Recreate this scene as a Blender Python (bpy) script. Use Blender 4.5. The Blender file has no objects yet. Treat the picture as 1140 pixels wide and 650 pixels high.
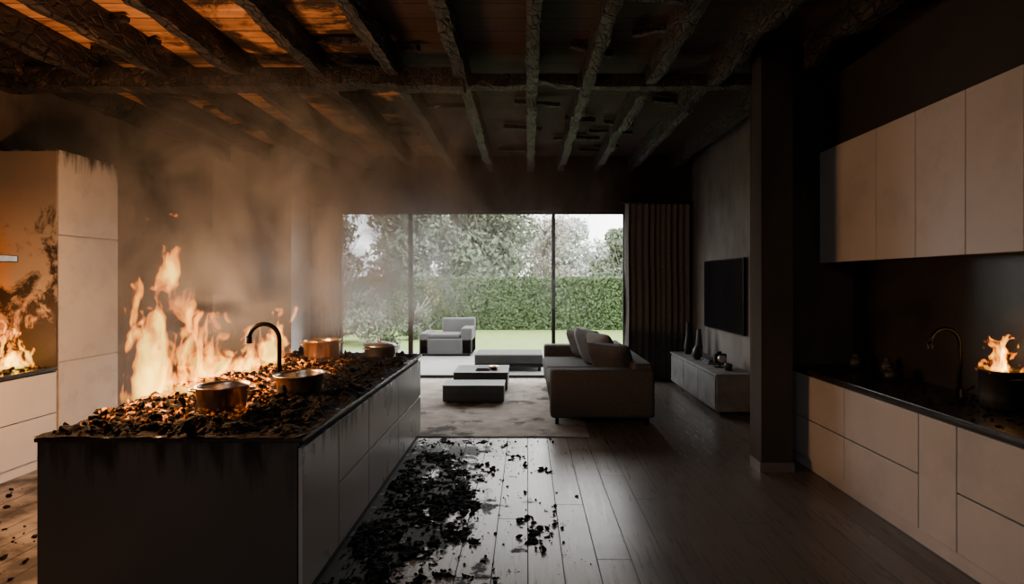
import bpy, bmesh, math, random
import numpy as np
from mathutils import Vector, Matrix, noise as mn
random.seed(7); rng=np.random.default_rng(7)
scene=bpy.context.scene
F=620.0; CX=587.0; CY=312.0; EH=1.7

# ---------------------------------------------------------------- node helpers
class M:
    def __init__(s,name):
        s.m=bpy.data.materials.new(name); s.m.use_nodes=True
        s.t=s.m.node_tree; s.t.nodes.clear()
        s.out=s.t.nodes.new('ShaderNodeOutputMaterial')
    def n(s,typ,**k):
        nd=s.t.nodes.new('ShaderNode'+typ)
        for a,b in k.items():
            if a.startswith('i_'):
                key=a[2:]; key=int(key) if key.isdigit() else key.replace('_',' ')
                s.set(nd.inputs[key],b)
            else: setattr(nd,a,b)
        return nd
    def set(s,sock,v):
        if isinstance(v,bpy.types.NodeSocket): s.t.links.new(v,sock)
        else:
            if isinstance(v,(tuple,list)) and len(v)==3 and sock.type=='RGBA': v=(*v,1)
            sock.default_value=v
    def math(s,op,a,b=None,c=None,clamp=False):
        nd=s.t.nodes.new('ShaderNodeMath'); nd.operation=op; nd.use_clamp=clamp
        s.set(nd.inputs[0],a)
        if b is not None: s.set(nd.inputs[1],b)
        if c is not None: s.set(nd.inputs[2],c)
        return nd.outputs[0]
    def vmath(s,op,a,b=None,sc=None):
        nd=s.t.nodes.new('ShaderNodeVectorMath'); nd.operation=op
        s.set(nd.inputs[0],a)
        if b is not None: s.set(nd.inputs[1],b)
        if sc is not None: s.set(nd.inputs['Scale'],sc)
        return nd.outputs[0]
    def co(s): return s.n('TexCoord').outputs['Object']
    def xyz(s,v):
        o=s.n('SeparateXYZ',i_0=v).outputs; return o[0],o[1],o[2]
    def noise(s,v,scale=5,detail=4,rough=.55,dist=0,out='Fac'):
        nd=s.n('TexNoise'); s.set(nd.inputs['Vector'],v)
        nd.inputs['Scale'].default_value=scale; nd.inputs['Detail'].default_value=detail
        nd.inputs['Roughness'].default_value=rough; nd.inputs['Distortion'].default_value=dist
        return nd.outputs[out]
    def mapv(s,v,scale=(1,1,1),loc=(0,0,0)):
        nd=s.n('Mapping'); s.set(nd.inputs['Vector'],v); nd.inputs['Scale'].default_value=scale
        nd.inputs['Location'].default_value=loc; return nd.outputs[0]
    def rng(s,v,a,b,c=0.,d=1.,smooth=False):
        nd=s.n('MapRange'); nd.clamp=True
        if smooth: nd.interpolation_type='SMOOTHSTEP'
        s.set(nd.inputs[0],v)
        for i,x in enumerate((a,b,c,d)): s.set(nd.inputs[i+1],x)
        return nd.outputs[0]
    def mix(s,f,a,b):
        nd=s.t.nodes.new('ShaderNodeMix'); nd.data_type='RGBA'
        s.set(nd.inputs[0],f); s.set(nd.inputs[6],a); s.set(nd.inputs[7],b); return nd.outputs[2]
    def bump(s,h,strength=.3,dist=.02):
        nd=s.n('Bump'); s.set(nd.inputs['Height'],h); nd.inputs['Strength'].default_value=strength
        nd.inputs['Distance'].default_value=dist; return nd.outputs[0]
    def bsdf(s,col,rough=.6,metal=0.,normal=None,spec=.5,emis=None,estr=0.):
        b=s.n('BsdfPrincipled'); s.set(b.inputs['Base Color'],col); s.set(b.inputs['Roughness'],rough)
        s.set(b.inputs['Metallic'],metal); s.set(b.inputs['Specular IOR Level'],spec)
        if normal is not None: s.set(b.inputs['Normal'],normal)
        if emis is not None: s.set(b.inputs['Emission Color'],emis); s.set(b.inputs['Emission Strength'],estr)
        s.t.links.new(b.outputs[0],s.out.inputs['Surface']); return s.m

def simple(name,col,rough=.6,metal=0.,var=.25,scale=8,bump=.1,spec=.5):
    m=M(name); c=m.co(); n=m.noise(c,scale,5)
    dark=tuple(x*(1-var) for x in col); lite=tuple(min(1,x*(1+var)) for x in col)
    return m.bsdf(m.mix(m.rng(n,.3,.7),dark,lite),rough,metal,m.bump(m.noise(c,scale*6,3),bump,.01),spec)

# ---------------------------------------------------------------- mesh builder
class B:
    def __init__(s): s.V=[];s.F=[];s.I=[];s.S=[];s.n=0
    def add(s,V,Fs,mi=0,smooth=False,M4=None):
        V=np.asarray(V,float)
        if M4 is not None:
            A=np.array(M4); V=V@A[:3,:3].T+A[:3,3]
        s.V.append(V)
        s.F.extend([tuple(i+s.n for i in f) for f in Fs]); s.I+= [mi]*len(Fs); s.S+=[smooth]*len(Fs)
        s.n+=len(V)
    def box(s,a,b,mi=0,bev=.0,seg=2,M4=None):
        a=Vector(a);b=Vector(b)
        bm=bmesh.new(); bmesh.ops.create_cube(bm,size=1)
        for v in bm.verts: v.co=Vector([a[i]+(v.co[i]+.5)*(b[i]-a[i]) for i in range(3)])
        if bev>0: bmesh.ops.bevel(bm,geom=list(bm.edges),offset=bev,segments=seg,affect='EDGES',profile=.5)
        bm.verts.index_update()
        s.add([v.co[:] for v in bm.verts],[[v.index for v in f.verts] for f in bm.faces],mi,False,M4); bm.free()
    def lathe(s,prof,c,mi=0,seg=40,smooth=True,M4=None):
        V=[];Fs=[]
        for r,z in prof:
            for k in range(seg):
                t=2*math.pi*k/seg; V.append((c[0]+r*math.cos(t),c[1]+r*math.sin(t),c[2]+z))
        for i in range(len(prof)-1):
            for k in range(seg):
                k2=(k+1)%seg; Fs.append((i*seg+k,i*seg+k2,(i+1)*seg+k2,(i+1)*seg+k))
        s.add(V,Fs,mi,smooth,M4)
    def tube(s,pts,r,mi=0,seg=12,cap=True):
        pts=[Vector(p) for p in pts]; rs=r if isinstance(r,(list,tuple)) else [r]*len(pts)
        V=[];Fs=[];up=Vector((0.13,.21,1)).normalized()
        for i,p in enumerate(pts):
            t=(pts[min(i+1,len(pts)-1)]-pts[max(i-1,0)]).normalized()
            if abs(t.dot(up))>.95: up=Vector((1,0.1,0)).normalized()
            x=t.cross(up).normalized(); y=x.cross(t).normalized(); up=y
            for k in range(seg):
                a=2*math.pi*k/seg; V.append((p+rs[i]*(math.cos(a)*x+math.sin(a)*y))[:])
        for i in range(len(pts)-1):
            for k in range(seg):
                k2=(k+1)%seg; Fs.append((i*seg+k,i*seg+k2,(i+1)*seg+k2,(i+1)*seg+k))
        if cap:
            Fs.append(tuple(range(seg))[::-1]); Fs.append(tuple((len(pts)-1)*seg+k for k in range(seg)))
        s.add(V,Fs,mi,True)
    def pillow(s,w,h,t,M4,mi=0,n=18,seed=0):
        V=[];Fs=[]
        for sgn in (1,-1):
            base=len(V)
            for i in range(n+1):
                for j in range(n+1):
                    u=-1+2*i/n; v=-1+2*j/n
                    e=max(0,(1-u**4)*(1-v**4))**.5
                    pin=1-.07*(1-abs(u)**2)*(abs(v)**3); pin2=1-.07*(1-abs(v)**2)*(abs(u)**3)
                    z=sgn*t/2*e*(1+.12*math.sin(3.1*u+seed)*math.cos(2.3*v+seed*2))
                    V.append((u*w/2*pin2,v*h/2*pin,z))
            for i in range(n):
                for j in range(n):
                    a=base+i*(n+1)+j; q=(a,a+n+1,a+n+2,a+1); Fs.append(q if sgn>0 else q[::-1])
        s.add(V,Fs,mi,True,M4)
    def obj(s,name,mats,loc=None):
        me=bpy.data.meshes.new(name); V=np.concatenate(s.V)
        if loc is not None: V=V-np.array(loc)
        me.from_pydata(V.tolist(),[],s.F); me.polygons.foreach_set('material_index',s.I)
        me.polygons.foreach_set('use_smooth',s.S)
        for m in mats: me.materials.append(m)
        me.update(); o=bpy.data.objects.new(name,me); scene.collection.objects.link(o)
        if loc is not None: o.location=loc
        return o

def boxobj(name,a,b,mat,bev=0.):
    x=B(); x.box(a,b,0,bev); return x.obj(name,[mat])

def chunks(bd,P,S,mi=0,flat=.6):
    bm=bmesh.new(); bmesh.ops.create_icosphere(bm,subdivisions=1,radius=1); bm.verts.index_update()
    v0=np.array([v.co[:] for v in bm.verts]); f0=[[v.index for v in f.verts] for f in bm.faces]; bm.free()
    for p,s in zip(P,S):
        v=v0*rng.uniform(.65,1.25,(len(v0),1))
        a=rng.uniform(0,6.28,3)
        R=np.array(Matrix.Rotation(a[0],3,'X')@Matrix.Rotation(a[1],3,'Y'))
        v=(v*np.array([rng.uniform(.7,1.6),rng.uniform(.5,1),rng.uniform(.4,.9)]))@R.T
        v[:,2]*=flat
        Rz=np.array(Matrix.Rotation(a[2],3,'Z')); v=(v@Rz.T)*s
        v[:,2]-=v[:,2].min()*.85
        bd.add(v+np.array(p),f0,mi,False)

# ---------------------------------------------------------------- materials
def wood_floor():
    m=M('floor_planks'); c=m.co(); x,y,z=m.xyz(c)
    W=.21
    row=m.math('FLOOR',m.math('DIVIDE',x,W)); fx=m.math('FRACT',m.math('DIVIDE',x,W))
    wn=m.n('TexWhiteNoise',noise_dimensions='1D'); m.set(wn.inputs['W'],row); off=wn.outputs[0]
    yy=m.math('ADD',m.math('DIVIDE',y,2.2),m.math('MULTIPLY',off,7.3))
    fy=m.math('FRACT',yy)
    wn2=m.n('TexWhiteNoise',noise_dimensions='2D')
    cv=m.n('CombineXYZ',i_0=row,i_1=m.math('FLOOR',yy)).outputs[0]; m.set(wn2.inputs['Vector'],cv)
    tone=wn2.outputs[0]
    gap=m.math('MAXIMUM',m.math('LESS_THAN',fx,.036),m.math('LESS_THAN',fy,.004))
    gr=m.noise(m.vmath('ADD',m.mapv(c,(14,1.1,1)),m.vmath('SCALE',cv,sc=3.7)),2.2,6,.6,.6)
    base=m.mix(m.rng(gr,.3,.72),(.38,.32,.28),(.56,.48,.42))
    base=m.mix(m.rng(tone,0,1,0,.4),base,(.22,.18,.155))
    n1=m.noise(c,2.2,7,.62); n2=m.noise(c,9,6,.7)
    dist=m.math('ABSOLUTE',m.math('ADD',x,1.02))
    s1=m.math('SUBTRACT',m.math('ADD',m.math('MULTIPLY',n1,.8),m.math('MULTIPLY',n2,.7)),m.math('MULTIPLY',dist,.26))
    near=m.rng(y,5.6,6.3,1.,0.)
    s1=m.math('MULTIPLY',m.rng(s1,.60,.66,smooth=True),near)
    left=m.math('MULTIPLY',m.rng(x,-2.6,-2.5,1.,0.),m.rng(n1,.40,.58,.45,1.))
    soot=m.math('MAXIMUM',s1,left)
    # shade of the kitchen side painted into the plank colour, ragged edge
    side_shade=m.rng(m.math('ADD',x,m.math('MULTIPLY',m.math('SUBTRACT',m.noise(c,1.3,5),.5),1.4)),.1,1.0,.06,.86,True)
    base=m.mix(side_shade,base,(.055,.041,.033))
    base=m.mix(m.math('MULTIPLY',soot,.93),base,(.006,.005,.005))
    base=m.mix(gap,base,(.006,.005,.004))
    r=m.math('ADD',m.math('ADD',m.rng(gr,.2,.8,.24,.34),m.math('MULTIPLY',soot,.45)),m.math('MULTIPLY',gap,.4))
    h=m.math('SUBTRACT',m.math('ADD',m.math('MULTIPLY',gr,.05),m.math('MULTIPLY',m.math('MULTIPLY',n2,soot),.8)),gap)
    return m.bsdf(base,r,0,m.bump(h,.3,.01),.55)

def cab_mat(name,col,char_top=None,scatter=.0,zc=.9,amp=.5,rough=.45):
    m=M(name); c=m.co(); x,y,z=m.xyz(c)
    n=m.noise(c,1.6,5); base=m.mix(m.rng(n,.3,.7),tuple(k*.82 for k in col),col)
    st=m.noise(m.mapv(c,(7,7,1.1)),1.6,6,.62)
    if char_top:
        v=m.math('ADD',m.math('MULTIPLY',m.math('SUBTRACT',zc,z),1/amp),m.math('MULTIPLY',m.math('SUBTRACT',.5,st),3.4))
        base=m.mix(m.rng(v,-.1,.6,.97,0.),base,(.007,.006,.005))
    if scatter:
        st2=m.noise(c,3.0,8,.68)
        base=m.mix(m.rng(st2,.5,.58,0,scatter),base,(.012,.009,.007))
    return m.bsdf(base,m.rng(n,.3,.7,rough-.07,rough+.08),0,None,.45)

def side_mat():
    m=M('scorched_panel'); c=m.co(); x,y,z=m.xyz(c)
    n=m.noise(c,2.6,9,.7,.4); n2=m.noise(m.mapv(c,(1,1,.5)),1.3,4)
    base=m.mix(m.rng(m.math('ADD',n2,m.rng(z,1.5,2.6,0,.2)),.45,.65),(.55,.28,.10),(.36,.29,.23))
    zz=m.rng(z,1.9,2.6,0,-.22)
    burn=m.math('ADD',m.math('ADD',n,zz),m.rng(z,1.0,1.3,.05,0))
    base=m.mix(m.rng(burn,.44,.52,0,.97),base,(.012,.009,.007))
    base=m.mix(m.rng(m.math('SUBTRACT',z,m.math('MULTIPLY',n2,1.2)),1.5,2.1,0,.6),base,(.09,.07,.055))
    return m.bsdf(base,.6,0,m.bump(n,.3,.02),.3)

def char_mat(name,ember=False):
    m=M(name); c=m.co(); n=m.noise(c,14,7,.7)
    col=m.mix(m.rng(n,.35,.75),(.002,.0018,.0016),(.013,.011,.0095))
    b=m.bump(m.math('ADD',n,m.math('MULTIPLY',m.noise(c,60,3),.4)),.9,.03)
    if ember:
        x,y,z=m.xyz(c)
        e=m.math('MULTIPLY',m.rng(x,-2.4,-1.6,1.,0.),m.math('MULTIPLY',m.rng(y,2.95,3.5),m.rng(y,4.9,5.6,1.,0.)))
        k=m.math('MULTIPLY',e,m.rng(m.noise(c,20,5,.7),.55,.66))
        return m.bsdf(col,.8,0,b,.2,(1,.22,.02),m.math('MULTIPLY',k,12.))
    return m.bsdf(col,.85,0,b,.15)

def wall_mat(name,col,soot=.7,scale=.8):
    m=M(name); c=m.co(); x,y,z=m.xyz(c); n=m.noise(c,scale,7,.62); n2=m.noise(m.mapv(c,(2.5,2.5,.7)),1.5,6)
    zz=m.rng(z,.6,3.4,0,.32)
    f=m.rng(m.math('ADD',m.math('ADD',m.math('MULTIPLY',n,.6),m.math('MULTIPLY',n2,.4)),zz),.45,.85,0,soot)
    return m.bsdf(m.mix(f,col,(.012,.010,.009)),.85,0,m.bump(m.noise(c,30,4),.15,.01),.2)

def deck_mat():
    m=M('burnt_ceiling_boards'); c=m.co(); x,y,z=m.xyz(c)
    fy=m.math('FRACT',m.math('DIVIDE',y,.24)); gap=m.math('LESS_THAN',fy,.05)
    wn=m.n('TexWhiteNoise',noise_dimensions='1D'); m.set(wn.inputs['W'],m.math('FLOOR',m.math('DIVIDE',y,.24)))
    g=m.noise(m.mapv(c,(1.2,12,1)),2,6)
    base=m.mix(m.rng(g,.3,.7),(.38,.15,.045),(.80,.40,.15))
    base=m.mix(m.math('MULTIPLY',wn.outputs[0],.4),base,(.18,.075,.035))
    n=m.noise(c,1.5,8,.68,.4)
    side=m.rng(x,-2.4,.4,0.,.36)
    burn=m.rng(m.math('ADD',m.math('ADD',n,side),m.rng(y,4.6,6.5,0,.03)),.50,.59,0,.96)
    base=m.mix(burn,base,(.018,.014,.012)); base=m.mix(gap,base,(.004,.003,.003))
    return m.bsdf(base,.8,0,m.bump(m.math('SUBTRACT',n,gap),.6,.03),.2)

def beam_mat():
    m=M('charred_beam_wood'); c=m.co(); x,y,z=m.xyz(c)
    n=m.noise(m.mapv(c,(6,1.2,6)),2.,8,.7); cr=m.n('TexVoronoi',feature='DISTANCE_TO_EDGE')
    m.set(cr.inputs['Vector'],m.mapv(c,(9,5,9))); cr.inputs['Scale'].default_value=1.6
    crk=m.rng(cr.outputs[0],0,.09)
    base=m.mix(m.rng(n,.42,.68),(.005,.004,.004),(.055,.043,.037))
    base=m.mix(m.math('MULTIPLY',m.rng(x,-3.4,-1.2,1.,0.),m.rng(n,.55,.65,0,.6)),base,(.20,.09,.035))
    base=m.mix(crk,(.003,.003,.003),base)
    return m.bsdf(base,.6,0,m.bump(m.math('ADD',n,crk),.8,.03),.4)

CAB=(.60,.54,.49)
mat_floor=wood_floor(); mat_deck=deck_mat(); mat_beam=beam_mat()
mat_cab=cab_mat('cabinet_lacquer',CAB)
mat_cab_r=cab_mat('cabinet_lacquer_smoked',(.48,.455,.44),scatter=.08)
mat_island=cab_mat('island_lacquer_charred',(.42,.40,.385),True,0,.9,.22,.30)
mat_isl_end_shaded=cab_mat('island_end_shaded',(.075,.066,.06),True,0,.9,.30,.4)  # near end of the same lacquer, its shade put into a darker base colour
mat_tall=cab_mat('tall_cabinet_lacquer',(.54,.48,.42),True,.12,2.93,.25)
mat_side=side_mat()
mat_dark=simple('dark_void',(.012,.011,.010),.7)
mat_stone=simple('black_stone_counter',(.018,.016,.015),.22,0,.4,25,.05,.6)
mat_splash=simple('black_backsplash',(.02,.018,.017),.35,0,.5,3,.08)
mat_char=char_mat('charred_rubble'); mat_ember=char_mat('charred_rubble_ember',True)
mat_wall=wall_mat('plaster_sooty',(.17,.158,.15)); mat_wall_k=wall_mat('plaster_burnt',(.05,.043,.04),.9)
mat_wall_f=wall_mat('plaster_fire_stained',(.26,.19,.14),.8,1.2)
mat_col=wall_mat('plaster_column',(.05,.045,.042),.8)
mat_wall_l=wall_mat('plaster_pale_sooty',(.50,.48,.46),.45,.9)
mat_frame=simple('window_frame_metal',(.012,.012,.013),.4,.3)
mat_steel=simple('brushed_steel',(.62,.53,.45),.3,1.,.15,12,.04)
mat_copper=simple('copper_brass',(.85,.58,.37),.28,1.,.15,12,.04)
mat_blk=simple('black_metal',(.012,.012,.013),.3,.8)
mat_fab=simple('sofa_fabric',(.07,.066,.063),.95,0,.18,40,.4,.1)
mat_fab2=simple('cushion_fabric',(.06,.057,.055),.95,0,.2,40,.4,.1)
mat_fab3=simple('cushion_fabric_light',(.13,.125,.12),.95,0,.2,40,.4,.1)
mat_curt=simple('curtain_cloth',(.12,.11,.105),.95,0,.2,30,.3,.1)
mat_table=simple('coffee_table_wood',(.03,.028,.026),.35,0,.3,6,.1)
mat_media=simple('media_concrete',(.14,.135,.13),.6,0,.35,5,.2)
mat_ceram=simple('ceramic_dark',(.012,.011,.010),.5); mat_pale=simple('outdoor_fabric',(.07,.07,.07),.9,0,.1,10,.1)
mat_patio=simple('patio_stone',(.20,.195,.185),.6,0,.12,3,.1)
def rug_mat():
    m=M('rug_wool'); c=m.co(); n=m.noise(c,1.6,8,.66); n2=m.noise(c,90,2)
    base=m.mix(m.rng(m.noise(c,4,6,.6),.35,.65),(.30,.26,.225),(.47,.415,.36))
    base=m.mix(m.rng(n,.53,.60,0,.8),base,(.05,.043,.038))
    return m.bsdf(base,.97,0,m.bump(n2,.5,.01),.1)
mat_rug=rug_mat()
def tv_mat():
    m=M('tv_screen'); return m.bsdf((.006,.006,.007),.12,0,None,.6)
mat_tv=tv_mat()
def glass_mat():
    m=M('window_glass'); t=m.n('BsdfTransparent',i_0=(.97,.98,.98)); g=m.n('BsdfGlossy',i_0=(1,1,1),i_1=.02)
    mx=m.n('MixShader'); mx.inputs[0].default_value=.006
    m.t.links.new(t.outputs[0],mx.inputs[1]); m.t.links.new(g.outputs[0],mx.inputs[2]); m.t.links.new(mx.outputs[0],m.out.inputs['Surface']); return m.m
mat_glass=glass_mat()
def leaf_mat(name,a,b,rough=.6,scale=2.5):
    m=M(name); c=m.co(); n=m.noise(c,scale,6,.7); return m.bsdf(m.mix(m.rng(n,.35,.65),a,b),rough,0,None,.3)
mat_hedge=leaf_mat('hedge_leaves',(.035,.06,.02),(.08,.125,.045),.55,7)
mat_hcore=leaf_mat('hedge_core',(.012,.025,.01),(.02,.04,.015))
mat_lawn=leaf_mat('lawn_grass',(.14,.21,.055),(.20,.27,.08),.8,3)
mat_bark=simple('bark',(.16,.14,.12),.9)

# ---------------------------------------------------------------- room shell
XL,XK,XR=-5.0,3.15,2.85; YB=9.65; YN=-3.0; ZD=3.85
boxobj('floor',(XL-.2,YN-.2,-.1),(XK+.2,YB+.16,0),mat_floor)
boxobj('ceiling',(XL-.2,YN-.2,ZD),(XK+.2,YB+.2,ZD+.1),mat_deck)
boxobj('wall_left',(XL-.2,YN-.2,0),(XL,YB+.2,ZD),mat_wall_f)
boxobj('wall_kitchen_right',(XK,YN-.2,0),(XK+.2,5.5,ZD),mat_wall_k)
boxobj('wall_behind',(XL,YN-.2,0),(XK,YN,ZD),mat_wall_k)
boxobj('wall_living_right',(XR,5.5,0),(XR+.5,YB+.2,ZD),mat_wall)
w=B(); WX0,WX1,WZ=-3.28,1.72,2.9
w.box((XL,YB,0),(WX0,YB+.2,ZD)); w.box((WX1,YB,0),(XR,YB+.2,ZD)); w.box((WX0,YB,WZ),(WX1,YB+.2,ZD))
w.obj('wall_window',[mat_wall_k])
boxobj('wall_panel_left',(XL,8.85,0),(-3.75,YB,ZD),mat_wall_l)
w=B(); w.box((2.08,4.95,0),(2.36,5.16,ZD)); w.box((2.2,5.16,0),(2.36,5.34,ZD)); w.obj('wall_column',[mat_col])
boxobj('wall_partition',(2.2,5.34,0),(XK,5.5,ZD),mat_wall_k)
w=B(); w.box((XR-.018,5.5,0),(XR,YB,.1),0,.004); w.obj('baseboard_right',[mat_dark])
w=B(); w.box((2.065,4.935,0),(2.37,4.95,.08)); w.box((2.065,4.95,0),(2.08,5.16,.08)); w.obj('baseboard_partition',[simple('trim_paint',(.12,.11,.105),.5)])

jb=B()
def charbeam(bd,p0,p1,w_,h_,mi=0,seg=70,amp=.02,seed=0):
    p0=Vector(p0);p1=Vector(p1); d=(p1-p0); t=d.normalized(); side=Vector((t.y,-t.x,0)).normalized()
    ring=[(-.5,-.5),(-.2,-.53),(.2,-.53),(.5,-.5),(.52,-.1),(.5,.5),(-.5,.5),(-.52,-.1)]
    V=[];Fs=[];k=len(ring)
    for i in range(seg+1):
        p=p0+d*i/seg
        for a,b in ring:
            q=p+side*a*w_+Vector((0,0,b*h_))
            nz=mn.noise_vector(q*3.1+Vector((seed,0,0)))*amp*1.1+mn.noise_vector(q*11)*amp*.7
            if b>.4: nz*=.1
            elif b<-.3:
                bite=max(0,mn.noise(Vector((p.x*3+seed*5,p.y*1.6,seed)))-.25)*.16; nz.z+=bite
            V.append((q+nz)[:])
    for i in range(seg):
        for j in range(k):
            j2=(j+1)%k; Fs.append((i*k+j,i*k+j2,(i+1)*k+j2,(i+1)*k+j))
    Fs.append(tuple(range(k))[::-1]); Fs.append(tuple(seg*k+j for j in range(k)))
    bd.add(V,Fs,mi,False)
for i,xj in enumerate([-4.75,-4.1,-3.4,-2.68,-1.95,-1.25,-.6,.05,.62,1.21,1.84,2.54]):
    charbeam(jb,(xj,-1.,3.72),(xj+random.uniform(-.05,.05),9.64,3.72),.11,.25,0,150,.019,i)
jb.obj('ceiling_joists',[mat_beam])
jb=B()
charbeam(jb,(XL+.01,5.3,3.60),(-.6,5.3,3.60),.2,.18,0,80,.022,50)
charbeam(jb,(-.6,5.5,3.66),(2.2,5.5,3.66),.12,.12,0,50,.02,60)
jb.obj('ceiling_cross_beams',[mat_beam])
jb=B()
for k in range(34):
    xs=random.uniform(-4.6,1.8); ys=random.uniform(3,9); L=random.uniform(.3,.7)
    charbeam(jb,(xs,ys,3.8),(xs+L,ys+random.uniform(-.15,.15),3.80-random.uniform(0,.05)),.06,.05,0,6,.01,k)
jb.obj('ceiling_battens',[mat_beam])

# ---------------------------------------------------------------- window
w=B(); y0,y1=YB+.05,YB+.12
w.box((WX0,y0,WZ-.05),(WX1,y1,WZ),0,.004); w.box((WX0,y0,0),(WX1,y1,.05),0,.004)
for a,b in ((WX0,WX0+.05),(WX1-.05,WX1),(-2.075,-2.0),(.425,.49)): w.box((a,y0,.05),(b,y1,WZ-.05),0,.004)
w.box((-1.985,YB+.03,.95),(-1.965,YB+.05,1.25),0,.003); w.box((-2.0,y0-.005,.05),(-1.99,y0,WZ-.05),0)
w.box((WX0+.05,YB+.08,.05),(-2.075,YB+.09,WZ-.05),1); w.box((-2.0,YB+.08,.05),(.425,YB+.09,WZ-.05),1); w.box((.49,YB+.08,.05),(WX1-.05,YB+.09,WZ-.05),1)
w.obj('window_1',[mat_frame,mat_glass])

def curtain(name,x0,x1,y,z0,z1,folds,amp,seed):
    nx=folds*14; nz=24; V=[];Fs=[]
    for j in range(nz+1):
        z=z0+(z1-z0)*j/nz
        for i in range(nx+1):
            u=i/nx; ph=u*folds*2*math.pi+.35*math.sin(3*z+seed)+.9*math.sin(u*9+seed)
            V.append((x0+(x1-x0)*u+.012*math.sin(ph*2),y+amp*(.75+.35*math.sin(u*17+seed))*math.sin(ph)*(1-.25*j/nz),z))
    for j in range(nz):
        for i in range(nx):
            a=j*(nx+1)+i; Fs.append((a,a+1,a+nx+2,a+nx+1))
    b=B(); b.add(V,Fs,0,True); b.tube([(x0-.05,y,z1+.02),(x1+.05,y,z1+.02)],.014,1)
    o=b.obj(name,[mat_curt,mat_frame]); return o
curtain('curtain',1.66,2.78,YB-.14,.015,3.0,11,.055,1.)
curtain('curtain.001',-3.72,-3.22,YB-.14,.015,3.0,6,.05,2.)

# ---------------------------------------------------------------- island
IX0,IX1,IY0,IY1,IZ=-2.5,-1.15,2.84,6.01,.875
b=B()
b.box((IX0+.02,IY0+.02,.0),(IX1-.03,IY1-.02,IZ-.03),2)
b.box((IX0,IY0,.0),(IX1-.025,IY0+.022,IZ),3,.002)
b.box((IX0,IY1-.022,.0),(IX1-.025,IY1,IZ),0,.002)
b.box((IX0,IY0+.022,.0),(IX0+.02,IY1-.022,IZ),0,.002)
cols=[2.845,3.40,4.05,4.98,6.005]
for i in range(4):
    a,c=cols[i]+.005,cols[i+1]-.005
    if i==0: b.box((IX1-.022,a,.08),(IX1,c,IZ-.035),0,.003)
    else:
        b.box((IX1-.022,a,.08),(IX1,c,.451),0,.003); b.box((IX1-.022,a,.466),(IX1,c,IZ-.035),0,.003)
b.box((IX1-.06,IY0+.03,0),(IX1-.045,IY1-.03,.08),2)
b.box((IX0-.01,IY0-.01,IZ),(IX1+.008,IY1+.01,IZ+.022),1,.004)
b.obj('kitchen_island',[mat_island,mat_stone,mat_dark,mat_isl_end_shaded])
b=B(); NX,NY=110,230; V=[];Fs=[]; TZ=IZ+.022
POTS=[(-1.86,3.40),(-1.61,3.95),(-2.03,5.52),(-1.52,5.75),(-1.87,4.2)]
def rub(x,y):
    e=min(x-IX0,IX1-x,(y-IY0),(IY1-y)); ed=max(0,min(1,e/.10))
    p=Vector((x*3.2,y*3.2,0)); q=Vector((x*12,y*12,3))
    h=mn.fractal(p,.7,2.1,5)*.035+mn.fractal(q,.6,2.1,4)*.022+.018
    lefty=max(0,min(1,(-1.75-x)/.7)); h+=.055*lefty*max(0,1-abs(y-4.2)/1.6)
    pd=min(math.hypot(x-a,y-c) for a,c in POTS); 
    h=min(h,.012+max(0,pd-.17)*.6)
    return TZ+max(-.004,h)*(.25+.75*ed)
for j in range(NY+1):
    for i in range(NX+1):
        x=IX0-.015+(IX1-IX0+.02)*i/NX; y=IY0-.012+(IY1-IY0+.02)*j/NY
        jx=mn.noise(Vector((x*30,y*30,0)))*.006
        V.append((x+jx,y+jx,rub(x,y)))
for j in range(NY):
    for i in range(NX):
        a=j*(NX+1)+i; Fs.append((a,a+1,a+NX+2,a+NX+1))
b.add(V,Fs,0,False)
P=[];S=[]
for k in range(1900):
    x=random.uniform(IX0+.02,IX1-.03); y=random.uniform(IY0+.02,IY1-.04)
    if random.random()<.45: x=min(x,random.uniform(IX0+.02,IX1-.03))
    if min(math.hypot(x-a,y-c) for a,c in POTS)<.2: continue
    s=.006+.034*random.random()**4; P.append((x,y,rub(x,y)-.004)); S.append(s)
chunks(b,P,S,0,.8)
b.obj('charred_rubble',[mat_ember])

# floor debris
b=B(); P=[];S=[]
def dens(x,y):
    n=mn.fractal(Vector((x*2.6+4,y*2.0,0)),.8,2.1,5)
    return n*1.0+.44-abs(x+1.0)*.76-(max(0,y-5.2))*.5+max(0,min(1,(3.9-y)))*.22
cnt=0
while cnt<4400:
    x=random.uniform(-1.12,.45); y=random.uniform(1.9,6.0)
    if random.random()*.6<dens(x,y)+.06:
        P.append((x,y,0)); S.append(.003+.024*random.random()**5); cnt+=1
def fp(px,py): Y=EH*F/(py-CY); return ((px-CX)*Y/F,Y,0)
for (px,py,s) in [(541,517,.05),(547,522,.035),(532,520,.03),(602,523,.055),(610,526,.03),(525,531,.03),(585,579,.045),(592,577,.035),(578,580,.03),(596,582,.02),(641,553,.02),(522,573,.035),(515,570,.025),(480,520,.03),(505,508,.03),(560,535,.015),(590,605,.014),(483,628,.03),(528,604,.02),(462,540,.04),(470,575,.045),(440,600,.05),(455,620,.06),(500,600,.025),(495,640,.03),(520,640,.02),(540,625,.02),(430,640,.05),(470,645,.04)]:
    for k in range(4):
        q=fp(px,py); P.append((q[0]+random.gauss(0,s*.5),q[1]+random.gauss(0,s*.5),0)); S.append(s*random.uniform(.35,.8))
for k in range(1800):
    x=-1.1+abs(random.gauss(0,.55)); P.append((x,random.uniform(2.0,6.0),0)); S.append(.002+.014*random.random()**4)
for k in range(500):
    P.append((random.uniform(-4.2,-2.55),random.uniform(2.5,6),0)); S.append(.004+.028*random.random()**4)
chunks(b,P,S,0,.6)
V=[];Fs=[];NX,NY=110,280
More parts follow.
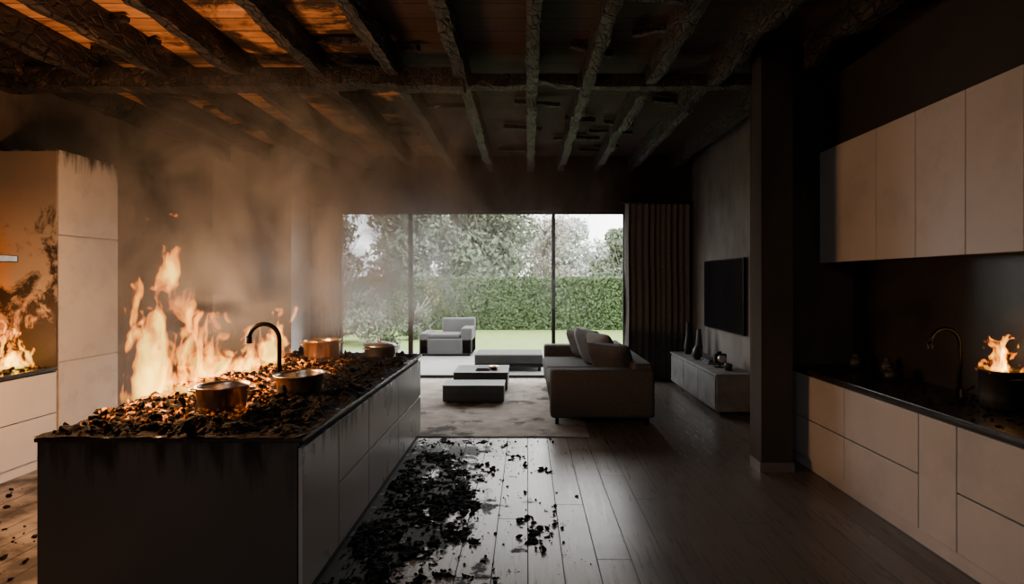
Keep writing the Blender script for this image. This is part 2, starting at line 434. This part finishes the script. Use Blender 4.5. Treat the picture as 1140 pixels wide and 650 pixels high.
for j in range(NY+1):
    for i in range(NX+1):
        x=-1.147+1.3*i/NX; y=1.9+4.1*j/NY
        h=dens(x,y)*.034-.0135+mn.fractal(Vector((x*14,y*14,1)),.6,2.1,4)*.022
        V.append((x,y,min(.035,max(-.012,h))))
for j in range(NY):
    for i in range(NX):
        a=j*(NX+1)+i; q=(a,a+1,a+NX+2,a+NX+1)
        if max(V[k][2] for k in q)>0.0: Fs.append(q)
b.add(V,Fs,0,False)
b.obj('charred_debris',[mat_char])

def pot(name,x,y,z,r,h,mat,lid=False,flare=1.0,ang=0):
    b=B(); ri=r*flare
    prof=[(0,0),(r*.86,0),(r*.95,.012),(r,h*.3),(ri,h*.96),(ri+.012,h),(ri+.006,h+.005),(ri-.006,h),(ri-.008,h*.9),(r-.01,h*.3),(r*.85,.014),(0,.012)]
    b.lathe(prof,(0,0,0),0)
    for sgn in (1,-1):
        pts=[]
        for k in range(9):
            t=math.pi*k/8; pts.append((sgn*(ri-.004+math.sin(t)*.045),math.cos(t)*.045,h*.82+.006*math.sin(t)))
        b.tube(pts,.006,0,8)
    if lid:
        b.lathe([(ri+.006,h+.004),(ri+.006,h+.012),(ri*.6,h+.03),(ri*.2,h+.04),(.012,h+.042),(.01,h+.055),(.02,h+.06),(.022,h+.07),(.012,h+.078),(0,h+.078)],(0,0,0),0)
    else:
        b.lathe([(0,h*.6),(r*.5,h*.62),(ri-.012,h*.58)],(0,0,0),1,24)
    o=b.obj(name,[mat,mat_char]); o.location=(x,y,z); o.rotation_euler=(random.uniform(-.03,.03),random.uniform(-.03,.03),ang); return o
TOPZ=TZ+.013
pot('cooking_pot',-1.86,3.40,TOPZ,.135,.15,mat_steel,flare=1.08,ang=.2)
pot('cooking_pot.001',-1.61,3.95,TOPZ,.15,.13,mat_steel,flare=1.08,ang=.5)
pot('cooking_pot.002',-2.03,5.52,TOPZ,.17,.20,mat_copper,flare=1.02,ang=.1)
pot('cooking_pot.003',-1.52,5.75,TOPZ,.155,.12,mat_steel,lid=True,ang=.9)
def faucet(name,x,y,z,H,R,dirx,r,mat,lever=True,drop=.1):
    b=B(); pts=[(x,y,z),(x,y,z+(H-R)*.5),(x,y,z+H-R)]
    for k in range(1,15):
        t=math.pi*k/14; pts.append((x+dirx*R*(1-math.cos(t)),y,z+H-R+R*math.sin(t)))
    pts.append((x+dirx*2*R,y,z+H-R-drop)); b.tube(pts,r,0,14)
    b.lathe([(0,0),(.032,0),(.032,.008),(.024,.012),(.024,.06),(r,.065)],(x,y,z),0,24)
    b.lathe([(r*1.35,0),(r*1.35,.05),(r,.055)],(x+dirx*2*R,y,z+H-R-drop),0,18)
    if lever: b.tube([(x,y,z+.045),(x-dirx*.05,y,z+.05),(x-dirx*.10,y,z+.075)],.007,0,8)
    return b.obj(name,[mat])
faucet('kitchen_faucet',-1.87,4.2,TOPZ,.46,.115,-1,.017,mat_blk,True,.03)

# ---------------------------------------------------------------- right kitchen run
b=B(); LX=2.52; Y1=5.335
b.box((LX+.03,.3,.1),(XK-.005,Y1-.005,.86),2); b.box((LX+.04,.3,0),(XK-.005,Y1-.005,.1),0)
b.box((LX+.025,.3,.0),(LX+.04,Y1-.005,.1),0)
yc=[5.33,4.43,3.59,3.27,2.40,1.5,.6]
for i in range(6):
    a,c=yc[i+1]+.004,yc[i]-.004
    if i==2: b.box((LX,a,.1),(LX+.022,c,.84),0,.003)
    else: b.box((LX,a,.1),(LX+.022,c,.446),0,.003); b.box((LX,a,.456),(LX+.022,c,.84),0,.003)
b.box((LX-.02,.3,.868),(XK-.005,Y1-.003,.9),1,.004)
b.obj('base_cabinets',[mat_cab_r,mat_stone,mat_dark])
b=B(); UX=2.8; uc=[5.335,4.47,4.02,3.56,3.14,2.6,2.0,1.4]
b.box((UX+.022,1.4,1.87),(XK-.005,5.335,2.9),1)
for i in range(7): b.box((UX,uc[i+1]+.003,1.865),(UX+.022,uc[i]-.003,2.92),0,.003)
b.obj('wall_cabinets',[mat_cab_r,mat_dark])
boxobj('trim_1',(XK-.02,.3,.9),(XK-.002,5.335,1.866),mat_splash)
boxobj('trim_2',(UX+.03,1.4,2.93),(XK-.002,5.335,ZD-.26),mat_dark)
faucet('kitchen_faucet.001',2.95,3.80,.9,.47,.10,-1,.014,mat_blk,True,.04)
pot('stock_pot',2.98,3.50,.9,.115,.24,mat_ceram,ang=1.57)
b=B()
for (x,y,r,h) in [(2.95,5.0,.06,.14),(3.02,4.68,.05,.15),(2.9,4.45,.05,.1)]:
    b.lathe([(0,0),(r,0),(r,h*.7),(r*.6,h*.82),(r*.55,h*.95),(r*.6,h),(0,h)],(x,y,.9),0,24)
b.obj('kitchen_jars',[mat_ceram])
b=B(); P=[];S=[]
for k in range(800):
    x=2.5+.6*random.random()**.8; y=random.uniform(1.4,5.3); P.append((x,y,.9)); S.append(.004+.018*random.random()**3)
chunks(b,P,S,0,.6); b.obj('counter_rubble',[mat_char])

# ---------------------------------------------------------------- left kitchen run
b=B(); GX=-4.37
b.box((XL+.005,5.19,0),(GX-.022,5.95,2.92),0,.002)
for z0,z1 in ((.1,.93),(.94,2.12),(2.13,2.92)): b.box((GX-.022,5.195,z0),(GX,5.945,z1),0,.003)
b.obj('tall_cabinet',[mat_tall])
boxobj('trim_3',(XL+.005,5.172,.9),(GX-.004,5.188,2.9),mat_side)
b=B()
b.box((XL+.005,1.0,.1),(GX-.03,5.17,.86),2); b.box((GX-.05,1.0,0),(GX-.035,5.17,.1),0)
for a,c in ((4.3,5.17),(3.4,4.3),(2.5,3.4),(1.6,2.5)):
    b.box((GX-.022,a+.003,.1),(GX,c-.003,.47),0,.003); b.box((GX-.022,a+.003,.48),(GX,c-.003,.85),0,.003)
b.box((XL+.005,1.0,.868),(GX+.015,5.17,.9),1,.004)
b.obj('base_cabinets.001',[mat_cab,mat_stone,mat_dark])
b=B(); b.box((XL+.005,3.9,1.86),(-4.52,4.95,1.92),0,.006); b.box((XL+.005,4.2,1.92),(-4.72,4.7,3.4),0,.005); b.box((-4.53,3.92,1.865),(-4.515,4.93,1.915),1,.002)
b.obj('range_hood',[mat_blk,mat_steel])
b=B(); P=[];S=[]
for k in range(350):
    P.append((random.uniform(-4.95,-4.4),random.uniform(3.6,5.12),.9)); S.append(.006+.03*random.random()**3)
chunks(b,P,S,0,.6); b.obj('hob_rubble',[mat_char])

# ---------------------------------------------------------------- living room
b=B(); b.box((-1.9,6.02,0.001),(.68,9.45,.014),0,.004); b.obj('rug',[mat_rug])
b=B(); SY0,SY1=6.47,9.25; SX0,SX1=.27,1.49
b.box((SX0+.02,SY0+.02,.10),(SX1,SY1-.02,.30),0,.03,3)
b.box((SX0+.0,SY0,.09),(SX1,SY0+.26,.655),0,.045,4)
b.box((SX0+.0,SY1-.26,.09),(SX1,SY1,.655),0,.045,4)
b.box((SX1-.25,SY0+.05,.12),(SX1+.0,SY1-.05,.72),0,.05,4)
L=(SY1-SY0-.54)/2
for k in range(2):
    ya=SY0+.27+k*L; b.box((SX0-.02,ya+.005,.29),(SX1-.26,ya+L-.005,.48),0,.05,4)
for x in (SX0+.08,SX1-.08):
    for y in (SY0+.08,SY1-.08): b.box((x-.02,y-.02,.014 if x<.6 else 0),(x+.02,y+.02,.1),1)
def cush(y,x,w,h,t,tilt,yaw,mi,sd,z=.47):
    Mx=Matrix.Translation((x,y,z+h/2*math.cos(tilt)))@Matrix.Rotation(yaw,4,'Z')@Matrix.Rotation(math.radians(90)-tilt,4,'Y')@Matrix.Rotation(math.radians(90),4,'Z')
    b.pillow(w,h,t,Mx,mi,18,sd)
cush(7.0,1.06,.64,.50,.26,.5,.75,2,1); cush(7.5,1.02,.60,.56,.22,.35,.35,3,2)
cush(8.0,.92,.6,.56,.22,.32,.4,2,3); cush(8.45,.9,.6,.54,.22,.3,.2,3,4); cush(8.75,.85,.55,.48,.2,.35,.6,2,5)
b.obj('sofa',[mat_fab,mat_blk,mat_fab2,mat_fab3])
def ctable(name,x0,x1,y0,y1,h):
    b=B(); b.box((x0,y0,.035),(x1,y1,h),0,.008); b.box((x0+.05,y0+.05,.014),(x1-.05,y1-.05,.036),1)
    b.box((x0+.015,y0-.004,h*.55),(x1-.015,y0+.002,h*.57),1)
    b.box((x0-.006,y0-.006,h-.002),(x1+.006,y1+.006,h+.012),0,.003)
    return b.obj(name,[mat_table,mat_dark])
ctable('coffee_table',-1.16,-.32,7.62,8.05,.25); ctable('coffee_table.001',-1.12,-.30,8.45,9.2,.29)
b=B()
b.lathe([(0,0),(.05,0),(.075,.05),(.08,.055),(.07,.05),(.04,.012),(0,.01)],(-.52,8.75,.302),0,24); b.obj('bowl',[mat_copper])
b=B(); b.box((-.8,8.6,.302),(-.58,8.88,.322),0,.003); b.box((-.78,8.62,.322),(-.6,8.85,.34),1,.003); b.obj('book_stack',[mat_fab3,mat_dark])
b=B(); 
b.box((2.36,6.93,.06),(2.83,9.1,.50),0,.006); b.box((2.34,6.91,.50),(2.835,9.12,.535),0,.004)
b.box((2.42,7.0,0),(2.8,9.03,.06),1)
for k in range(3):
    a=6.96+k*.71; b.box((2.345,a,.08),(2.362,a+.695,.49),0,.003)
b.obj('media_console',[mat_media,mat_dark])
b=B(); b.box((2.79,7.2,.98),(2.83,8.78,2.0),0,.006); b.box((2.785,7.215,.995),(2.792,8.765,1.985),1); b.box((2.83,7.8,1.3),(2.849,8.2,1.7),0)
b.obj('television',[mat_blk,mat_tv])
def vase(name,x,y,prof,mat): b=B(); b.lathe(prof,(x,y,.535),0,24); return b.obj(name,[mat])
vase('vase',2.55,8.85,[(0,0),(.05,0),(.06,.1),(.03,.3),(.025,.48),(.03,.5),(0,.49)],mat_ceram)
vase('vase.001',2.62,8.5,[(0,0),(.05,0),(.055,.15),(.035,.36),(.03,.42),(0,.42)],mat_ceram)
vase('vase.002',2.5,8.2,[(0,0),(.04,0),(.075,.07),(.06,.15),(.035,.18),(.04,.2),(0,.19)],mat_ceram)
b=B()
b.box((2.5,7.42,.535),(2.66,7.5,.55),0,.003); b.tube([(2.58,7.46,.55),(2.58,7.46,.6)],.012,0); b.box((2.5,7.42,.6),(2.66,7.5,.72),0,.012)
b.lathe([(.05,0),(.05,.06),(.035,.065),(0,.05)],(0,0,0),1,24,True,Matrix.Translation((2.58,7.42,.66))@Matrix.Rotation(math.radians(90),4,'X'))
b.box((2.54,7.44,.72),(2.6,7.48,.75),0,.005); b.obj('camera_ornament',[mat_blk,mat_steel])
b=B(); b.box((2.5,7.7,.535),(2.72,7.95,.565),0,.004); b.box((2.52,7.72,.565),(2.7,7.93,.59),1,.004); b.obj('book_stack.001',[mat_fab3,mat_ceram])
vase('candle_jar',2.6,7.2,[(0,0),(.045,0),(.05,.06),(.05,.09),(.04,.09),(.04,.02),(0,.02)],mat_ceram)

# ---------------------------------------------------------------- garden
boxobj('patio',(-9,YB+.2,-.12),(7,13.6,-.02),mat_patio)
boxobj('lawn',(-25,13.6,-.14),(25,60,-.04),mat_lawn)
def leaves(bd,P,Nn,size,mi=0):
    N=len(P); a=rng.normal(size=(N,3)); a/=np.linalg.norm(a,axis=1)[:,None]
    nn=Nn+.8*rng.normal(size=(N,3)); t=np.cross(a,nn); t/=np.linalg.norm(t,axis=1)[:,None]+1e-9
    u=np.cross(t,nn); u/=np.linalg.norm(u,axis=1)[:,None]+1e-9
    s=size*rng.uniform(.6,1.4,(N,1))
    V=np.stack([P-t*s,P-u*s*.5,P+t*s,P+u*s*.5],1).reshape(-1,3)
    V[:,2]=np.maximum(V[:,2],-.035)
    bd.add(V,np.arange(4*N).reshape(N,4).tolist(),mi,False)
b=B(); HY=19.5
b.box((-14,HY+.1,-.04),(14,HY+1.1,1.74),1)
N=30000; P=np.column_stack([rng.uniform(-9,7,N),HY+rng.uniform(-.06,.12,N),rng.uniform(-.02,1.82,N)]); Nn=np.tile([0,-1,.3],(N,1))
leaves(b,P,Nn,.055)
N=4000; P=np.column_stack([rng.uniform(-9,7,N),HY+rng.uniform(0,1.1,N),1.76+rng.uniform(-.05,.07,N)]); leaves(b,P,np.tile([0,0,1.],(N,1)),.055)
b.obj('hedge',[mat_hedge,mat_hcore])
def tree(name,x,y,h,rad,n,size,cols,trunk=True,low=.25,blobs=16,bare=False):
    b=B(); lm=leaf_mat(name+'_leaves',cols[0],cols[1],.8,1.1)
    b.tube([(x,y,-.04),(x+.05,y,h*.3),(x-.05,y+.05,h*.6),(x,y,h*.9)],[.14*rad/2+.05,.11*rad/2+.03,.06,.02],1,8)
    for k in range(14 if not bare else 40):
        z0=h*random.uniform(.25,.8); a=random.uniform(0,6.28); L=rad*random.uniform(.5,1.)
        p=[(x,y,z0),(x+L*.5*math.cos(a),y+L*.5*math.sin(a),z0+L*.4),(x+L*math.cos(a),y+L*math.sin(a),z0+L*random.uniform(.6,1.1))]
        b.tube(p,[.04,.025,.01],1,5)
    Ps=[];Ns=[]
    for k in range(blobs):
        f=random.random(); zc=h*(low+(1-low)*f)-.2; rr=rad*(.95-.55*abs(f-.4))
        a=random.uniform(0,6.28); q=random.random()**.5*rr*.75
        br=rad*random.uniform(.28,.45); c=np.array([x+q*math.cos(a),y+q*math.sin(a),max(zc,br*.95)])
        m_=n//blobs; d=rng.normal(size=(m_,3)); d/=np.linalg.norm(d,axis=1)[:,None]
        Ps.append(c+d*br*rng.uniform(.6,1.05,(m_,1))*np.array([1,1,.8])); Ns.append(d)
    leaves(b,np.concatenate(Ps),np.concatenate(Ns),size)
    return b.obj(name,[lm,mat_bark])
G1=((.10,.125,.08),(.17,.205,.135)); G2=((.16,.185,.14),(.25,.28,.21)); G3=((.30,.265,.235),(.40,.36,.31)); G4_MIST=((.33,.35,.32),(.43,.45,.41))  # farther foliage paled: mist painted into the leaf colours
tree('oak_tree',-1.9,25,6.2,2.5,14000,.12,G1,blobs=30)
tree('oak_tree.001',-4.9,24,5.6,2.2,9000,.12,G2,blobs=22)
tree('bare_tree',.9,28.5,5.4,1.7,2600,.08,G3,blobs=18,bare=True)
tree('laurel_tree',4.4,25,3.9,1.8,9000,.12,G1,low=.1,blobs=22)
tree('birch_tree',-9.2,26,6.8,2.2,6000,.12,G2,blobs=22)
tree('birch_tree.001',-6.3,31,7.5,2.5,7000,.15,G4_MIST,blobs=24)
tree('birch_tree.002',-2.6,34,7.0,3.2,9000,.17,G4_MIST,blobs=28)
tree('birch_tree.003',2.2,37,5.6,3.0,8000,.17,G4_MIST,blobs=28,low=.1)
tree('birch_tree.004',5.4,42,4.6,3.0,7000,.17,G4_MIST,blobs=26,low=.1)
tree('birch_tree.005',9.5,34,5.5,3.0,5000,.14,G4_MIST,blobs=24)
tree('garden_shrub',-4.3,14.9,1.5,.8,3500,.05,G2,low=.05,blobs=20)
tree('garden_shrub.001',-5.3,15.6,2.6,1.0,3500,.06,G3,low=.05,blobs=18,bare=True)
tree('garden_shrub.002',-3.3,16.5,.9,.6,2500,.045,G1,low=.05,blobs=14)
b=B(); ax,ay=-2.45,12.6
b.box((ax,ay,.02),(ax+1.2,ay+.9,.38),0,.03,3); b.box((ax+.42,ay+.7,.3),(ax+1.2,ay+.95,.80),0,.04,3)
b.box((ax+.95,ay,.02),(ax+1.2,ay+.9,.62),0,.03,3); b.box((ax+.05,ay+.02,.38),(ax+.93,ay+.7,.48),0,.04,3); b.box((ax,ay,.02),(ax+.22,ay+.9,.5),0,.03,3)
for x in (ax+.08,ax+1.12):
    for y in (ay+.08,ay+.82): b.box((x-.025,y-.025,-.02),(x+.025,y+.025,.03),1)
b.obj('outdoor_armchair',[mat_pale,mat_blk])
b=B(); b.lathe([(0,0),(.16,0),(.26,.3),(.28,.32),(.25,.32),(.22,.28),(0,.27)],(-3.05,12.2,-.02),0,28)
P=np.array([-3.05,12.2,.38])+rng.normal(size=(500,3))*np.array([.12,.12,.09]); leaves(b,P,rng.normal(size=(500,3)),.04,1); b.obj('planter',[mat_patio,mat_hedge])
b=B(); b.box((-1.0,10.5,.12),(.30,11.3,.30),0,.03,3); b.box((-1.0,10.5,.06),(.30,11.3,.12),1,.004)
for x in (-.93,.23):
    for y in (10.57,11.23): b.box((x-.03,y-.03,-.02),(x+.03,y+.03,.06),1)
b.obj('outdoor_daybed',[mat_pale,mat_blk])

# ---------------------------------------------------------------- fire: wavy sheets of emissive gas
def flame_mat(name,sc,S,seed):
    m=M(name); c=m.co(); uv=m.n('UVMap').outputs[0]; u,v,_=m.xyz(uv)
    wv=m.noise(m.mapv(c,(3.*sc,3.*sc,2.*sc),(seed,0,0)),1.,2,.5,0,'Color')
    q=m.vmath('ADD',c,m.vmath('SCALE',m.vmath('SUBTRACT',wv,(.5,.5,.5)),sc=m.rng(v,0,.7,.1/sc,.62/sc)))
    n=m.noise(m.mapv(q,(7.*sc,7.*sc,2.3*sc),(0,seed,seed)),1.,3.5,.55)
    du=m.math('ABSOLUTE',m.math('SUBTRACT',m.math('MULTIPLY',u,2.),1.)); du=m.math('POWER',du,2.2)
    thr=m.math('ADD',m.math('ADD',m.math('MULTIPLY',m.math('POWER',v,1.1),.34),.33),m.math('MULTIPLY',du,.32))
    thr=m.math('ADD',thr,m.rng(v,.72,.9,0.,.4))
    e=m.math('SUBTRACT',n,thr)
    d=m.rng(e,0.,.19); al=m.rng(e,0,.07,smooth=True)
    base=m.rng(v,0.,.06)
    ramp=m.n('ValToRGB'); m.set(ramp.inputs[0],d); r=ramp.color_ramp
    r.elements[0].color=(1,.13,.0,1); r.elements[1].color=(1,.60,.06,1); x=r.elements.new(.45); x.color=(1,.31,.008,1)
    em=m.n('Emission'); m.set(em.inputs[0],ramp.outputs[0])
    m.set(em.inputs[1],m.math('MULTIPLY',m.math('MULTIPLY',al,base),m.rng(d,0,1,S*.22,S)))
    tr=m.n('BsdfTransparent'); ad=m.n('AddShader')
    m.t.links.new(tr.outputs[0],ad.inputs[0]); m.t.links.new(em.outputs[0],ad.inputs[1]); m.t.links.new(ad.outputs[0],m.out.inputs['Surface'])
    m.m.cycles.emission_sampling='NONE'
    return m.m
def flame(name,sheets,mat):
    V=[];Fs=[];UV=[]; n=16; nz=20
    for (x,y,z,yaw,w_,h_,sd) in sheets:
        base=len(V); ca,sa=math.cos(yaw),math.sin(yaw)
        for j in range(nz+1):
            for i in range(n+1):
                uu=i/n; vv=j/nz; a=(uu-.5)*w_
                d=.10*w_**.5*math.sin(3.3*uu*2+4*vv+sd)*.6+.05*math.sin(7*uu+sd*2-5*vv)
                d*=min(1,w_/.5)
                lean=.12*vv*vv*h_*math.sin(sd*1.7)
                V.append((x+ca*a-sa*d+lean*ca,y+sa*a+ca*d,z+vv*h_)); UV.append((uu,vv))
        for j in range(nz):
            for i in range(n):
                k=base+j*(n+1)+i; Fs.append((k,k+1,k+n+2,k+n+1))
    me=bpy.data.meshes.new(name); me.from_pydata(V,[],Fs); uvl=me.uv_layers.new(name='UVMap')
    for l in me.loops: uvl.data[l.index].uv=UV[l.vertex_index]
    me.materials.append(mat); me.polygons.foreach_set('use_smooth',[True]*len(Fs)); o=bpy.data.objects.new(name,me); scene.collection.objects.link(o); return o
z0=TZ-.01
fm=flame_mat('flame_main',1.,2.8,3.1)
flame('fire',[(-2.46,3.66,z0,.45,.50,1.7,1.),(-2.42,3.82,z0,.9,.65,1.05,2.2),(-2.38,3.95,z0,.2,.6,.8,3.7),
 (-2.46,4.3,z0,1.1,.7,.78,4.1),(-2.4,4.5,z0,.5,.7,.6,5.3),(-2.38,4.9,z0,1.2,.8,.66,6.2),(-2.40,5.15,z0,.4,.6,.55,7.9),
 (-2.44,5.5,z0,1.0,.5,.74,8.4),(-2.36,4.3,z0,1.5,1.7,.42,9.9),(-2.25,3.65,z0,.3,.5,.35,11.1),(-2.1,4.0,z0,.8,.5,.22,12.),(-2.05,4.6,z0,.4,.5,.2,13.)],fm)
fm2=flame_mat('flame_small',2.4,3.2,7.7)
flame('fire.001',[(-4.66,4.95,.905,.2,.5,.30,1.),(-4.64,4.8,.905,.9,.4,.24,3.),(-4.60,5.05,.905,.1,.36,.45,5.),(-4.74,5.08,.905,.1,.36,.6,7.)],fm2)
flame('fire.002',[(2.98,3.50,1.12,0.,.28,.34,2.),(2.98,3.48,1.12,1.1,.24,.30,4.),(2.98,3.52,1.12,-.8,.28,.32,6.),(2.98,3.50,1.12,.4,.28,.26,8.)],fm2)

def smoke_mat():
    m=M('smoke'); c=m.co(); x,y,z=m.xyz(c)
    n=m.noise(m.mapv(c,(1.,.8,.75),(3.3,0,0)),1.3,5,.62,1.5)
    d=m.math('POWER',m.rng(n,.42,.63,0,1),1.4)
    xc=m.math('SUBTRACT',x,m.rng(z,1.,3.6,-2.9,-2.1)); g=m.math('DIVIDE',xc,1.35); g=m.math('MULTIPLY',g,g)
    fx=m.math('ADD',m.math('POWER',2.718,m.math('MULTIPLY',g,-1.)),.06)
    fx=m.math('MULTIPLY',fx,m.rng(z,1.0,1.7,.15,1.))
    fx=m.math('MULTIPLY',fx,m.rng(z,2.8,3.6,1.,.4))
    fx=m.math('MULTIPLY',fx,m.rng(y,4.5,5.6,.1,1.)); fx=m.math('MULTIPLY',fx,m.rng(y,7.6,8.8,1.,.35))
    de=m.math('MULTIPLY',m.math('ADD',m.math('MULTIPLY',d,1.9),.04),fx)
    v=m.n('VolumeScatter'); v.inputs['Color'].default_value=(.97,.96,.95,1); m.set(v.inputs['Density'],de); v.inputs['Anisotropy'].default_value=.2
    m.t.links.new(v.outputs[0],m.out.inputs['Volume'])
    try: m.m.cycles.volume_step_rate=1.0
    except Exception: pass
    return m.m
boxobj('smoke_plume',(-4.35,4.5,1.0),(.9,9.3,3.6),smoke_mat())

# ---------------------------------------------------------------- lights
def point(name,loc,e,col,r): 
    l=bpy.data.lights.new(name,'POINT'); l.energy=e; l.color=col; l.shadow_soft_size=r
    o=bpy.data.objects.new(name,l); o.location=loc; scene.collection.objects.link(o)
FC=(1,.48,.19)
point('fire_light',(-2.72,3.8,1.5),140,FC,.22)
point('fire_light.001',(-2.5,4.6,1.3),80,(1,.56,.30),.2)
point('fire_light.002',(-4.5,4.75,1.15),24,(1,.42,.14),.1)
point('fire_light.003',(2.97,3.50,1.34),2.5,FC,.06)
def area(name,loc,rot,sx,sy,e,col,portal=False):
    l=bpy.data.lights.new(name,'AREA'); l.shape='RECTANGLE'; l.size=sx; l.size_y=sy; l.energy=e; l.color=col
    if portal: l.cycles.is_portal=True
    o=bpy.data.objects.new(name,l); o.location=loc; o.rotation_euler=rot; scene.collection.objects.link(o); return o
area('window_portal',(-.78,YB+.18,1.45),(math.radians(-90),0,0),5.0,2.9,1,(1,1,1),True)
area('behind_camera_fill',(-.9,-1.4,3.3),(math.radians(38),0,math.radians(-25)),2.2,1.2,38,(1,.93,.88))  # added fill behind the camera, turned to the right-hand cabinets; no fixture there
wd=bpy.data.worlds.new('overcast_sky'); scene.world=wd; wd.use_nodes=True
bg=wd.node_tree.nodes['Background']; bg.inputs[0].default_value=(1.,.985,.97,1); bg.inputs[1].default_value=9.0

cam=bpy.data.cameras.new('camera'); cam.sensor_width=36; cam.lens=F/1140*36
cam.shift_x=-17/1140; cam.shift_y=-13/1140; cam.clip_end=300
co=bpy.data.objects.new('camera',cam); co.location=(0,0,EH); co.rotation_euler=(math.radians(90),0,0)
scene.collection.objects.link(co); scene.camera=co
